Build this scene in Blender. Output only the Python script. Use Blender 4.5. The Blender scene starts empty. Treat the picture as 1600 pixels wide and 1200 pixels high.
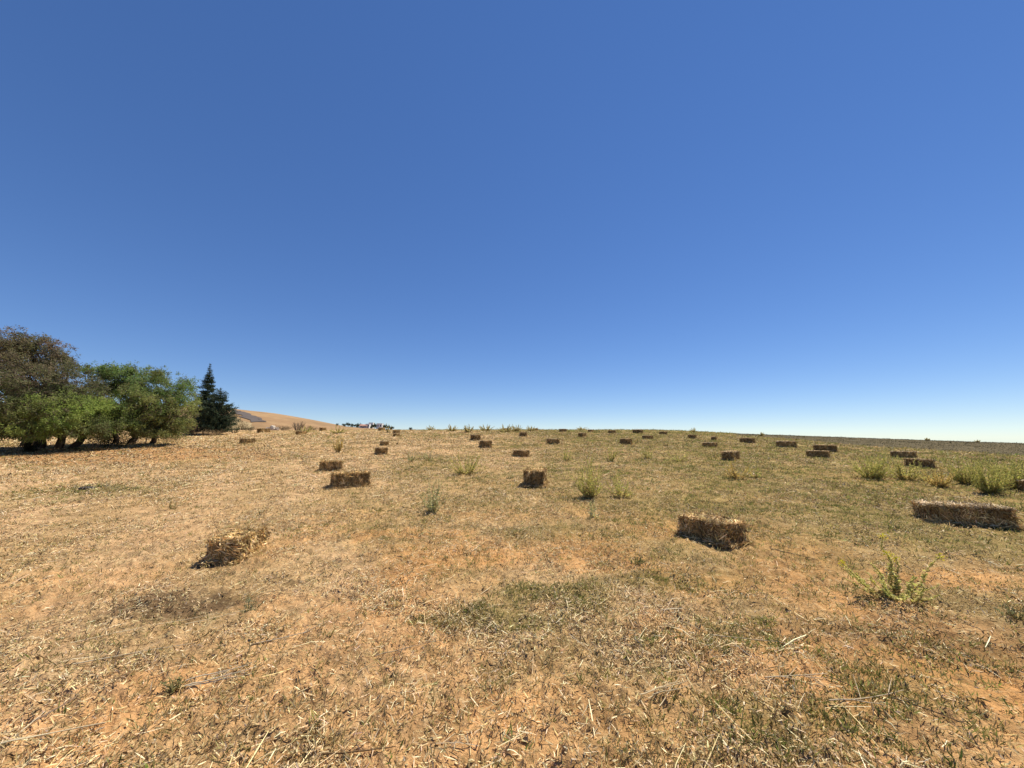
import bpy, math, random
import numpy as np
from mathutils import Vector

R = math.radians
rng = np.random.default_rng(11)
random.seed(5)
scene = bpy.context.scene
COL = scene.collection

# ------------------------------------------------------------------ camera, world, sun, exposure
F = 602.0                       # focal length in pixels of the 1600 px wide photograph
HORIZON = 684.0                 # eye-level row
EYE = 1.6
PITCH = math.atan((HORIZON - 600.0) / F)
cam_d = bpy.data.cameras.new('camera')
cam_d.sensor_fit = 'HORIZONTAL'
cam_d.sensor_width = 36.0
cam_d.lens = 36.0 * F / 1600.0
cam_d.clip_start = 0.05
cam_d.clip_end = 12000.0
cam = bpy.data.objects.new('camera', cam_d)
COL.objects.link(cam)
cam.location = (0, 0, EYE)
cam.rotation_euler = (R(90) + PITCH, 0, 0)
scene.camera = cam

SUN_EL = R(62)
SUN_AZ = math.atan2(0.78, 0.62)           # from +Y towards +X
sun_vec = Vector((math.sin(SUN_AZ) * math.cos(SUN_EL), math.cos(SUN_AZ) * math.cos(SUN_EL), math.sin(SUN_EL)))
world = bpy.data.worlds.new("World")
scene.world = world
world.use_nodes = True
nt = world.node_tree
bg = nt.nodes['Background']
sky = nt.nodes.new('ShaderNodeTexSky')
sky.sky_type = 'NISHITA'
sky.sun_disc = False
sky.sun_elevation = SUN_EL
sky.sun_rotation = SUN_AZ
sky.altitude = 800
sky.air_density = 0.8
sky.dust_density = 0.0
sky.ozone_density = 5.0
gam = nt.nodes.new('ShaderNodeGamma'); gam.inputs[1].default_value = 0.735
hsv = nt.nodes.new('ShaderNodeHueSaturation'); hsv.inputs['Hue'].default_value = 0.512; hsv.inputs['Saturation'].default_value = 1.32
nt.links.new(sky.outputs[0], gam.inputs[0]); nt.links.new(gam.outputs[0], hsv.inputs['Color']); nt.links.new(hsv.outputs[0], bg.inputs[0])
bg.inputs[1].default_value = 0.133
sun_d = bpy.data.lights.new('sun', 'SUN')
sun_d.energy = 5.0
sun_d.angle = R(0.53)
sun_d.color = (1.0, 0.91, 0.74)
sun_o = bpy.data.objects.new('sun', sun_d)
COL.objects.link(sun_o)
sun_o.rotation_euler = sun_vec.to_track_quat('Z', 'Y').to_euler()
scene.view_settings.view_transform = 'Standard'
scene.view_settings.look = 'None'
scene.view_settings.exposure = 0.58
scene.view_settings.gamma = 1.0
scene.view_settings.use_curve_mapping = False

# ------------------------------------------------------------------ noise and terrain
def _hash(ix, iy, seed):
    h = (ix.astype(np.int64) * 374761393 + iy.astype(np.int64) * 668265263 + seed * 1274126177) & 0xFFFFFFFF
    h = ((h ^ (h >> 13)) * 1274126177) & 0xFFFFFFFF
    h = h ^ (h >> 16)
    return (h & 0xFFFFFF) / float(0xFFFFFF)

def vnoise(x, y, seed=0):
    x = np.asarray(x, float); y = np.asarray(y, float)
    ix = np.floor(x); iy = np.floor(y)
    fx = x - ix; fy = y - iy
    fx = fx * fx * (3 - 2 * fx); fy = fy * fy * (3 - 2 * fy)
    a = _hash(ix, iy, seed); b = _hash(ix + 1, iy, seed)
    c = _hash(ix, iy + 1, seed); d = _hash(ix + 1, iy + 1, seed)
    return (a * (1 - fx) + b * fx) * (1 - fy) + (c * (1 - fx) + d * fx) * fy

def fbm(x, y, seed=0, oct=4, gain=0.5):
    s = 0; a = 1; t = 0; x = np.asarray(x, float); y = np.asarray(y, float)
    for k in range(oct):
        s = s + a * vnoise(x, y, seed + k * 17); t += a
        x, y = 2.03 * (0.8 * x - 0.6 * y) + 3.1, 2.03 * (0.6 * x + 0.8 * y) + 7.7
        a *= gain
    return s / t

def sstep(a, b, x):
    t = np.clip((x - a) / (b - a), 0, 1)
    return t * t * (3 - 2 * t)

_PD = np.array([-4000, -30, 0, 4, 6, 8, 10, 13, 17, 21, 27, 35, 43, 50, 56, 65, 90, 150, 300, 1000, 5000], float)
_PZ = np.array([-30, -.6, -.03, .02, .09, .18, .27, .41, .56, .72, 1.10, 1.65, 2.2, 2.58, 2.72, 2.5, 1.0, -4, -12, -25, -40], float)
_dd = np.arange(-4000, 5000.5, 0.5)
_zz = np.interp(_dd, _PD, _PZ)
_k = np.hanning(13); _k /= _k.sum()
_zz = np.convolve(np.pad(_zz, 6, mode='edge'), _k, 'valid')

def H(x, y):
    x = np.asarray(x, float); y = np.asarray(y, float)
    z = np.interp(y, _dd, _zz)
    far = np.clip(y / 50.0, 0, 1.3)
    z = z - far * 0.036 * np.maximum(x - 17, 0) * sstep(14, 28, x)
    z = z - 0.10 * sstep(-2, -6, x) * sstep(9, 5, y)
    z = z + 0.10 * (fbm(x / 7.0, y / 7.0, 3, 3) - 0.5) * sstep(2, 8, np.hypot(x, y))
    return z

def M(x, y):                     # clods and small hollows
    r = np.hypot(x, y)
    w = sstep(16, 7, r)
    n = fbm(x * 5.5, y * 5.5, 40, 4, 0.55) - 0.5
    m = fbm(x * 1.6, y * 1.6, 50, 2) - 0.5
    c = np.maximum(fbm(x * 14, y * 14, 60, 2) - 0.56, 0)
    return w * (0.060 * n + 0.06 * m + 0.12 * c)

cp, sp = math.cos(PITCH), math.sin(PITCH)
def ray(px, py):
    u = (px - 800.0) / F; v = (600.0 - py) / F
    return np.array([u, cp - v * sp, sp + v * cp])

_T = np.concatenate([np.arange(1.2, 20, 0.02), np.arange(20, 75, 0.05)])
def at(px, py):
    d = ray(px, py)
    z = EYE + d[2] * _T
    h = H(d[0] * _T, d[1] * _T)
    hit = np.nonzero(z <= h)[0]
    if len(hit):
        t = _T[hit[0]]
    else:
        s = (z - h) + 0.002 * np.abs(d[1] * _T - 46)
        s[d[1] * _T < 30] = 99
        t = _T[int(np.argmin(s))]
    x, y = d[0] * t, d[1] * t
    return np.array([x, y, float(H(x, y))])

# ------------------------------------------------------------------ mesh helpers
def tag(o, label=None, cat=None, group=None, kind=None):
    if label: o['label'] = label
    if cat: o['category'] = cat
    if group: o['group'] = group
    if kind: o['kind'] = kind
    return o

def empty(name, loc, rz=0.0):
    o = bpy.data.objects.new(name, None)
    COL.objects.link(o)
    o.location = loc; o.rotation_euler = (0, 0, rz)
    o.empty_display_size = 0.2
    return o

def link_mesh(name, me, mats, parent=None):
    o = bpy.data.objects.new(name, me)
    COL.objects.link(o)
    for m in (mats if isinstance(mats, (list, tuple)) else [mats]):
        me.materials.append(m)
    if parent is not None: o.parent = parent
    return o

def np_mesh(name, V, Q, C=None, mat=None, parent=None, smooth=False, mi=None):
    """V (n,3), Q (m,4) quads, C (n,3) linear colours"""
    me = bpy.data.meshes.new(name)
    V = np.ascontiguousarray(V, np.float32); Q = np.ascontiguousarray(Q, np.int32)
    me.vertices.add(len(V)); me.vertices.foreach_set('co', V.ravel())
    me.loops.add(Q.size); me.loops.foreach_set('vertex_index', Q.ravel())
    me.polygons.add(len(Q))
    k = Q.shape[1]
    me.polygons.foreach_set('loop_start', np.arange(0, Q.size, k, dtype=np.int32))
    me.polygons.foreach_set('loop_total', np.full(len(Q), k, np.int32))
    if smooth is not False:
        me.polygons.foreach_set('use_smooth', np.full(len(Q), True) if smooth is True else smooth)
    if mi is not None:
        me.polygons.foreach_set('material_index', np.asarray(mi, np.int32))
    if C is not None:
        a = me.color_attributes.new('tint', 'FLOAT_COLOR', 'POINT')
        cc = np.ones((len(V), 4), np.float32); cc[:, :3] = C
        a.data.foreach_set('color', cc.ravel())
    me.update(calc_edges=True)
    return link_mesh(name, me, mat, parent)

class Soup:
    def __init__(self): self.V = []; self.Q = []; self.C = []; self.n = 0; self.S = []; self.MI = []
    def add(self, V, Q, C, smooth=False, mi=0):
        V = np.asarray(V, float)
        self.V.append(V); self.Q.append(np.asarray(Q) + self.n)
        C = np.asarray(C, float)
        self.C.append(np.broadcast_to(C, V.shape)); self.n += len(V)
        self.S.append(np.full(len(Q), smooth)); self.MI.append(np.full(len(Q), mi))
    def tube(self, pts, radii, col, sides=6, mi=0):
        P = np.asarray(pts, float); n = len(P)
        radii = np.broadcast_to(np.asarray(radii, float), (n,))
        T = np.gradient(P, axis=0); T /= np.linalg.norm(T, axis=1)[:, None] + 1e-9
        ref = np.array([0.31, 0.17, 0.93]); 
        if abs(T[0] @ ref) > 0.9: ref = np.array([0.95, 0.2, 0.1])
        A = np.cross(T, ref); A /= np.linalg.norm(A, axis=1)[:, None] + 1e-9
        B = np.cross(T, A)
        th = np.arange(sides) * 2 * math.pi / sides
        V = P[:, None] + radii[:, None, None] * (np.cos(th)[None, :, None] * A[:, None] + np.sin(th)[None, :, None] * B[:, None])
        V = V.reshape(-1, 3)
        i = np.arange(n - 1)[:, None] * sides; j = np.arange(sides)[None]; j2 = (j + 1) % sides
        Q = np.stack([i + j, i + j2, i + sides + j2, i + sides + j], -1).reshape(-1, 4)
        self.add(V, Q, col, True, mi)
    def strips(self, P, D, N, L, W, col, bend=None, taper=0.5, mi=0):
        """bent strips: centre P, direction D, normal N, length L, width W; 2 quads each"""
        n = len(P)
        S = np.cross(D, N); S /= np.linalg.norm(S, axis=1)[:, None] + 1e-9
        if bend is None: bend = np.zeros(n)
        a = P - D * (L / 2)[:, None]; b = P + N * bend[:, None]; c = P + D * (L / 2)[:, None]
        w = (W / 2)[:, None]
        V = np.stack([a - S * w * taper, a + S * w * taper, b - S * w, b + S * w, c - S * w * taper, c + S * w * taper], 1).reshape(-1, 3)
        i = np.arange(n)[:, None] * 6
        Q = np.concatenate([i + np.array([[0, 1, 3, 2]]), i + np.array([[2, 3, 5, 4]])], 0)
        self.add(V, Q, np.repeat(col, 6, axis=0), False, mi)
    def leaves(self, P, D, N, L, W, col, mi=0):
        """leaf rhombs growing from P along D"""
        n = len(P)
        S = np.cross(D, N); S /= np.linalg.norm(S, axis=1)[:, None] + 1e-9
        m = P + D * (L * 0.45)[:, None]
        V = np.stack([P, m + S * (W / 2)[:, None], P + D * L[:, None], m - S * (W / 2)[:, None]], 1).reshape(-1, 3)
        Q = np.arange(n * 4).reshape(-1, 4)
        self.add(V, Q, np.repeat(col, 4, axis=0), False, mi)
    def build(self, name, mat, parent=None):
        return np_mesh(name, np.concatenate(self.V), np.concatenate(self.Q), np.concatenate(self.C), mat, parent,
                       smooth=np.concatenate(self.S), mi=np.concatenate(self.MI))

def unit(v): return v / (np.linalg.norm(v, axis=-1, keepdims=True) + 1e-9)
def rdir(n): return unit(rng.normal(size=(n, 3)))
def pal(cols, n, p=None, jit=0.18):
    cols = np.asarray(cols, float)
    c = cols[rng.choice(len(cols), n, p=p)]
    return np.clip(c * (1 + jit * rng.normal(size=(n, 1))) * (1 + 0.05 * rng.normal(size=(n, 3))), 0.005, 0.95)

# ------------------------------------------------------------------ materials
def tint_material(name, rough=0.85, translucent=0.0, noise=None, bump=None):
    m = bpy.data.materials.new(name); m.use_nodes = True
    t = m.node_tree; b = t.nodes['Principled BSDF']
    b.inputs['Roughness'].default_value = rough
    b.inputs['Specular IOR Level'].default_value = 0.12
    a = t.nodes.new('ShaderNodeAttribute'); a.attribute_name = 'tint'
    c = a.outputs['Color']
    if noise:
        tc = t.nodes.new('ShaderNodeTexCoord')
        n = t.nodes.new('ShaderNodeTexNoise'); n.inputs['Scale'].default_value = noise[0]; n.inputs['Detail'].default_value = 6
        n.inputs['Roughness'].default_value = 0.7
        t.links.new(tc.outputs['Object'], n.inputs['Vector'])
        mr = t.nodes.new('ShaderNodeMapRange')
        mr.inputs['From Min'].default_value = 0.3; mr.inputs['From Max'].default_value = 0.7
        mr.inputs['To Min'].default_value = noise[1]; mr.inputs['To Max'].default_value = noise[2]
        t.links.new(n.outputs['Fac'], mr.inputs['Value'])
        v = t.nodes.new('ShaderNodeVectorMath'); v.operation = 'SCALE'
        t.links.new(c, v.inputs[0]); t.links.new(mr.outputs[0], v.inputs['Scale'])
        c = v.outputs[0]
        if bump:
            bp = t.nodes.new('ShaderNodeBump'); bp.inputs['Strength'].default_value = bump[0]; bp.inputs['Distance'].default_value = bump[1]
            t.links.new(n.outputs['Fac'], bp.inputs['Height']); t.links.new(bp.outputs[0], b.inputs['Normal'])
    t.links.new(c, b.inputs['Base Color'])
    if translucent:
        tr = t.nodes.new('ShaderNodeBsdfTranslucent'); mx = t.nodes.new('ShaderNodeMixShader')
        t.links.new(c, tr.inputs['Color']); mx.inputs[0].default_value = translucent
        t.links.new(b.outputs[0], mx.inputs[1]); t.links.new(tr.outputs[0], mx.inputs[2])
        t.links.new(mx.outputs[0], t.nodes['Material Output'].inputs['Surface'])
    return m

def ground_material():
    m = bpy.data.materials.new('ground'); m.use_nodes = True
    t = m.node_tree; N = t.nodes; Lk = t.links; b = N['Principled BSDF']
    b.inputs['Roughness'].default_value = 0.95; b.inputs['Specular IOR Level'].default_value = 0.05
    a = N.new('ShaderNodeAttribute'); a.attribute_name = 'tint'
    tc = N.new('ShaderNodeTexCoord')
    def noise(scale, detail, rough, dist=0):
        n = N.new('ShaderNodeTexNoise'); n.inputs['Scale'].default_value = scale; n.inputs['Detail'].default_value = detail
        n.inputs['Roughness'].default_value = rough; n.inputs['Distortion'].default_value = dist
        Lk.new(tc.outputs['Object'], n.inputs['Vector']); return n.outputs['Fac']
    def mr(v, a0, a1, b0, b1):
        x = N.new('ShaderNodeMapRange')
        for k, val in zip(('From Min', 'From Max', 'To Min', 'To Max'), (a0, a1, b0, b1)): x.inputs[k].default_value = val
        Lk.new(v, x.inputs['Value']); return x.outputs[0]
    def mul(c, s):
        v = N.new('ShaderNodeVectorMath'); v.operation = 'SCALE'; Lk.new(c, v.inputs[0]); Lk.new(s, v.inputs['Scale']); return v.outputs[0]
    def mix(c1, c2, f):
        x = N.new('ShaderNodeMix'); x.data_type = 'RGBA'
        Lk.new(f, x.inputs['Factor']); Lk.new(c1, x.inputs[6])
        if isinstance(c2, tuple): x.inputs[7].default_value = (*c2, 1)
        else: Lk.new(c2, x.inputs[7])
        return x.outputs[2]
    c = a.outputs['Color']
    n1 = noise(3.0, 8, 0.72, 0.4); n2 = noise(17, 6, 0.7); n3 = noise(60, 4, 0.65); n4 = noise(0.35, 5, 0.6)
    c = mul(c, mr(n1, 0.3, 0.7, 0.55, 1.42))
    c = mul(c, mr(n4, 0.3, 0.7, 0.85, 1.15))
    n6 = noise(7.5, 9, 0.8, 0.3)
    c = mix(c, (0.62, 0.48, 0.26), mr(n6, 0.54, 0.66, 0.0, 0.68))
    c = mix(c, (0.60, 0.48, 0.28), mr(n2, 0.55, 0.72, 0.0, 0.5))
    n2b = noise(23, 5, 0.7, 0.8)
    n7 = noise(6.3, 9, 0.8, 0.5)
    c = mix(c, (0.12, 0.085, 0.035), mr(n7, 0.53, 0.66, 0.0, 0.82))  # dark litter specks that also paint in the shade of gaps between stubble
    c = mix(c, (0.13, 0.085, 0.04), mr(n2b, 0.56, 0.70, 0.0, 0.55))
    c = mul(c, mr(n3, 0.3, 0.7, 0.8, 1.2))
    Lk.new(c, b.inputs['Base Color'])
    bp = N.new('ShaderNodeBump'); bp.inputs['Strength'].default_value = 0.9; bp.inputs['Distance'].default_value = 0.025
    ad = N.new('ShaderNodeMath'); ad.operation = 'ADD'; Lk.new(n2, ad.inputs[0]); Lk.new(n3, ad.inputs[1])
    Lk.new(ad.outputs[0], bp.inputs['Height']); Lk.new(bp.outputs[0], b.inputs['Normal'])
    return m

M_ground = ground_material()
M_straw = tint_material('straw', 0.7, 0.12)
M_leaf = tint_material('leaf', 0.6, 0.45)
M_needle = tint_material('needle', 0.7, 0.1)
M_bark = tint_material('bark', 0.9, 0, (14, 0.6, 1.4), (0.8, 0.03))
M_core = tint_material('bale_core', 0.95, 0, (28, 0.35, 1.7), (1.0, 0.03))
M_plain = tint_material('weathered', 0.85, 0, (3, 0.85, 1.12))
M_far = tint_material('far_land', 0.95, 0, (0.12, 0.82, 1.15))

# ------------------------------------------------------------------ zones of the field
def gpatch(x, y, px, py, wx, wy, seed=0, rot=0):
    c = PATCH.setdefault((px, py), at(px, py))
    dx, dy = x - c[0], y - c[1]
    ca, sa = math.cos(rot), math.sin(rot)
    dx, dy = ca * dx + sa * dy, -sa * dx + ca * dy
    d = np.sqrt((dx / wx) ** 2 + (dy / wy) ** 2) + 1.1 * (fbm(x * 2.2 / wx ** .5, y * 2.2 / wx ** .5, 70 + seed, 3) - 0.5) + 1.2 * (fbm(x * 5, y * 5, 77 + seed, 3) - 0.5)
    return sstep(1.25, 0.45, d)
PATCH = {}
FB = []

def zones(x, y):
    """fractions: green, pale straw cover, bare soil, dark litter, far field"""
    r = np.hypot(x, y)
    n = fbm(x / 3.3, y / 3.3, 5, 4) - 0.5
    n2 = fbm(x / 1.1, y / 1.1, 9, 4) - 0.5
    n3 = fbm(x / 11, y / 11, 15, 3) - 0.5
    side = sstep(-9, 9, x - 2.2 + 12 * n + 10 * n3 + 0.12 * (y - 12))
    green = np.clip(0.12 + 0.80 * side + 0.9 * n + 0.6 * n2, 0, 1) * (.45 + .55 * sstep(2.0, 6, r + 2 * n))
    for p in ((770, 963, .75, .28), (905, 838, 1.6, .7), (130, 768, 2.2, 1.0), (1300, 880, .9, .35), (1000, 872, .5, .25),
              (1090, 905, 1.3, .35), (800, 755, 1.6, .8), (1230, 765, 3, 1.2), (1540, 1040, .9, .35), (1440, 1075, .8, .3), (1260, 1120, .7, .25), (1150, 1000, .9, .3), (880, 930, .8, .3), (1430, 770, 3, 1.2)):
        green = np.maximum(green, 0.8 * gpatch(x, y, *p))
    soil = np.clip(0.45 + 2.2 * n2 + 0.8 * n, 0, 1) * np.maximum(sstep(11, 4, r), .25) * 0.95
    for p in ((1500, 905, 1.1, .35), (300, 1060, .5, .18), (1200, 880, .7, .2), (780, 1110, .5, .25), (930, 880, .8, .3), (640, 835, 1, .4)):
        soil = np.maximum(soil, 0.65 * gpatch(x, y, *p, seed=3))
    rs = np.maximum(gpatch(x, y, 60, 712, 13, 5.0, 11), gpatch(x, y, 215, 704, 6, 3.0, 12))
    soil = np.maximum(soil, .9 * rs); green = green * (1 - .8 * rs)
    row = np.sin((x + .62 * y) * 2 * math.pi / 2.6 + 5 * n) * (1 - .7 * side)
    pale = np.clip(0.72 - 0.62 * side + 0.8 * n2 + .22 * row, 0, 1)
    pale = pale * (1 - .7 * rs)
    track = (1 - rs) * np.maximum(sstep(1.5, .3, np.abs(x + 0.62 * y + 5.5 + 1.2 * n) / 2.2) * sstep(14, 22, y), 0)
    pale = np.maximum(pale, track)
    green = green * (1 - 0.8 * track)
    dark = .35 * rs + 0.85 * gpatch(x, y, 262, 948, .75, .32, 5) + 0.35 * gpatch(x, y, 1480, 1000, 1.6, .45, 7)
    if not FB:
        for q in ((1150, 680), (1250, 687), (1330, 695), (1450, 703), (1600, 713), (1750, 722)):
            c = at(*q); FB.append((math.atan2(c[0], c[1]), math.hypot(c[0], c[1])))
    fb = np.array(FB); az = np.arctan2(x, y)
    rb = np.interp(az, fb[:, 0], fb[:, 1])
    far = sstep(-.8, .8, r - rb + 2.5 * n + 1.5 * n2) * (az > fb[0, 0]) * (az < 1.6)
    return green, pale, soil, np.clip(dark, 0, 1), far

SOIL = np.array([.52, .265, .10]); PALE = np.array([.54, .355, .20]); OLIVE = np.array([.155, .135, .042])
BROWN = np.array([.34, .225, .10]); DARK = np.array([.10, .06, .035]); FARF = np.array([.075, .063, .036])
def ground_colour(x, y):
    g, p, s, d, f = zones(x, y)
    c = BROWN[None] * np.ones((len(x), 1))
    for w, k in ((p * .85, PALE), (g * .75, OLIVE), (s * .9, SOIL), (d * .85, DARK), (f, FARF)):
        c = c * (1 - w[:, None]) + k[None] * w[:, None]
    return c

# ------------------------------------------------------------------ ground sheet
rad = [0.0, 0.7, 1.2]
r_ = 1.5
while r_ < 9: rad.append(r_); r_ *= 1.0065
while r_ < 60: rad.append(r_); r_ *= 1.013
while r_ < 6000: rad.append(r_); r_ *= 1.09
rad = np.array(rad)
ang = np.concatenate([np.arange(-62, 62.01, 0.16), np.arange(66, 298, 4.0)])
A_, R_ = np.meshgrid(np.radians(ang), rad)
gx = (R_ * np.sin(A_)).ravel(); gy = (R_ * np.cos(A_)).ravel()
gz = H(gx, gy) + M(gx, gy)
na = len(ang); nr = len(rad)
i = np.arange(nr - 1)[:, None] * na; j = np.arange(na)[None]; j2 = (j + 1) % na
gq = np.stack([i + j, i + na + j, i + na + j2, i + j2], -1).reshape(-1, 4)[:, ::-1]
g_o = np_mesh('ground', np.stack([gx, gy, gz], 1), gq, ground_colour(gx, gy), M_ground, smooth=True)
tag(g_o, 'dry stubble field of orange soil and pale straw rising to a crest', 'field', kind='structure')

# ------------------------------------------------------------------ loose straw, chaff and low grass over the field (uncountable)
def wedge(n, r0, r1, power=1.6, half=57):
    """random points in the field; density falls as r^-power"""
    u = rng.random(n); k = 2.0 - power
    r = (r0 ** k + u * (r1 ** k - r0 ** k)) ** (1 / k)
    a = np.radians(rng.uniform(-half, half, n))
    return r * np.sin(a), r * np.cos(a)
def rscale(x, y): return np.maximum(1.0, np.hypot(x, y) / 6.5) ** 0.85
def clump(x, y, sd=0):
    """litter gathers in drifts and clumps, leaving bare soil between"""
    n = 0.55 * fbm(x * 2.6, y * 2.6, 300 + sd, 3) + 0.45 * fbm(x * 0.8, y * 0.8, 320 + sd, 3)
    return sstep(.40, .62, n)

STRAWC = [(.66, .52, .29), (.78, .66, .43), (.52, .36, .17), (.50, .40, .27), (.33, .21, .10)]
def lying(S, n, r0, r1, Lr, Wr, cols, p, tilt, keep=None, power=1.6, lift=0.004, dirn=None, bendf=0.12, jit=0.2):
    x, y = wedge(n, r0, r1, power)
    if keep is not None:
        k = rng.random(n) < keep(x, y); x, y = x[k], y[k]; n = len(x)
    th = rng.uniform(0, 2 * math.pi, n)
    if dirn is not None: th = dirn + rng.normal(0, 0.7, n)
    L = np.exp(rng.uniform(math.log(Lr[0]), math.log(Lr[1]), n)); W = rng.uniform(*Wr, n); q = rscale(x, y); L = L * q ** .8; W = W * q ** 1.25
    ti = np.abs(rng.normal(0, tilt, n))
    D = np.stack([np.cos(th) * np.cos(ti), np.sin(th) * np.cos(ti), np.sin(ti)], 1)
    Nn = unit(np.cross(np.cross(D, np.array([0, 0, 1.0])), D) + 0.55 * rng.normal(size=(n, 3)))
    z = H(x, y) + M(x, y) + lift + np.sin(ti) * L / 2 + rng.uniform(0, 0.008, n)
    S.strips(np.stack([x, y, z], 1), D, Nn, L, W, pal(cols, n, p, jit), bend=L * rng.normal(0, bendf, n), taper=0.55)

def upright(S, n, r0, r1, Hr, Wr, cols, p, keep=None, power=1.6, lean=0.5, jit=0.2):
    x, y = wedge(n, r0, r1, power)
    if keep is not None:
        k = rng.random(n) < keep(x, y); x, y = x[k], y[k]; n = len(x)
    D = unit(np.stack([rng.normal(0, lean, n), rng.normal(0, lean, n), np.ones(n)], 1))
    q = rscale(x, y) ** .8; L = rng.uniform(*Hr, n) * q; W = rng.uniform(*Wr, n) * q
    z = H(x, y) + M(x, y) - 0.006
    S.leaves(np.stack([x, y, z], 1), D, rdir(n), L, W, pal(cols, n, p, jit))

GREENC = [(.21, .215, .06), (.155, .19, .045), (.28, .26, .085), (.13, .125, .04)]
def tufts(S, nt, r0, r1, blades, spread, Hr, Wr, cols, p, keep=None, lean=0.6, power=1.6):
    x, y = wedge(nt, r0, r1, power)
    if keep is not None:
        k = rng.random(nt) < keep(x, y); x, y = x[k], y[k]
    nt_ = len(x)
    size = rng.uniform(.5, 1.5, nt_) * rscale(x, y) ** .75
    x = np.repeat(x, blades); y = np.repeat(y, blades); sz = np.repeat(size, blades); n = len(x)
    base = np.repeat(pal(cols, nt_, p, 0.15), blades, 0)
    ox = rng.normal(0, spread, n) * sz; oy = rng.normal(0, spread, n) * sz
    x = x + ox; y = y + oy
    D = unit(np.stack([ox / spread * lean * .5 + rng.normal(0, lean, n), oy / spread * lean * .5 + rng.normal(0, lean, n), np.ones(n)], 1))
    L = rng.uniform(*Hr, n) * sz; W = rng.uniform(*Wr, n) * rscale(x, y) ** .9
    z = H(x, y) + M(x, y) - 0.004
    c = np.clip(base * (1 + .25 * rng.normal(size=(n, 1))), .01, .9)
    S.leaves(np.stack([x, y, z], 1), D, unit(rdir(n) + np.array([.3, .2, .5])), L, W, c)

def k_pale(x, y): g, p, s, d, f = zones(x, y); return np.clip(.30 + .75 * p - .3 * s - .25 * g, .06, 1) * (.15 + .85 * clump(x, y)) * (1 - .7 * d) * (1 - f)
def k_any(x, y): g, p, s, d, f = zones(x, y); return np.clip(.9 - .5 * s, .2, 1) * (.12 + .88 * clump(x, y)) * (1 - f)
def k_gen(x, y): g, p, s, d, f = zones(x, y); return np.clip(.8 - .4 * s, .2, 1) * (.25 + .75 * clump(x, y, 5)) * (1 - f) * (1 - .5 * d)
def k_green(x, y): g, p, s, d, f = zones(x, y); return np.clip(g * 1.3 - .2 * s, .06, 1) * (.25 + .75 * clump(x, y, 9)) * (1 - f) * (1 - .8 * d)
def k_dark(x, y): g, p, s, d, f = zones(x, y); return np.clip(.35 * clump(x, y) + d, .04, 1) * (1 - f)
def k_far(x, y): return zones(x, y)[4]

S = Soup()
lying(S, 480000, 1.9, 50, (.018, .08), (.003, .0065), STRAWC, [.34, .24, .24, .10, .08], .22, k_pale)
lying(S, 4500, 1.9, 16, (.12, .30), (.0035, .007), STRAWC, [.38, .4, .1, .1, .02], .08, k_pale, dirn=1.25, bendf=.06)
upright(S, 60000, 1.9, 26, (.03, .085), (.004, .007), STRAWC, [.33, .22, .3, .1, .05], k_pale)
tag(S.build('loose_straw', M_straw), 'loose pale straw strewn over the field', 'straw', kind='stuff')

S = Soup()
lying(S, 330000, 1.9, 45, (.012, .038), (.005, .011), [(.46, .33, .17), (.33, .23, .11), (.20, .14, .07), (.40, .33, .23), (.52, .40, .22)],
      [.3, .22, .15, .13, .20], .5, k_any, bendf=.25)
lying(S, 90000, 1.9, 35, (.015, .07), (.004, .009), [(.08, .05, .025), (.14, .085, .04), (.055, .038, .022)], [.4, .4, .2], .35, k_dark, bendf=.2)
tag(S.build('chaff_litter', M_straw), 'crumbled dry leaves and chaff lying on the soil', 'litter', kind='stuff')

S = Soup()
tufts(S, 64000, 1.9, 56, 11, .026, (.022, .065), (.004, .009), GREENC + [(.38, .30, .13)], [.25, .2, .27, .10, .18], k_green, .75)
tufts(S, 36000, 1.9, 56, 9, .028, (.02, .07), (.004, .008), [(.50, .38, .18), (.38, .28, .12), (.24, .20, .08), (.58, .46, .24)], [.35, .3, .2, .15], k_gen, .8)
tufts(S, 9000, 22, 75, 8, .05, (.012, .03), (.006, .012), [(.085, .075, .04), (.12, .10, .055), (.06, .055, .032)], [.4, .35, .25], k_far, .8, 1.0)
tag(S.build('stubble_grass', M_leaf), 'low dry grass and green regrowth among the stubble', 'grass', kind='stuff')

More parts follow.
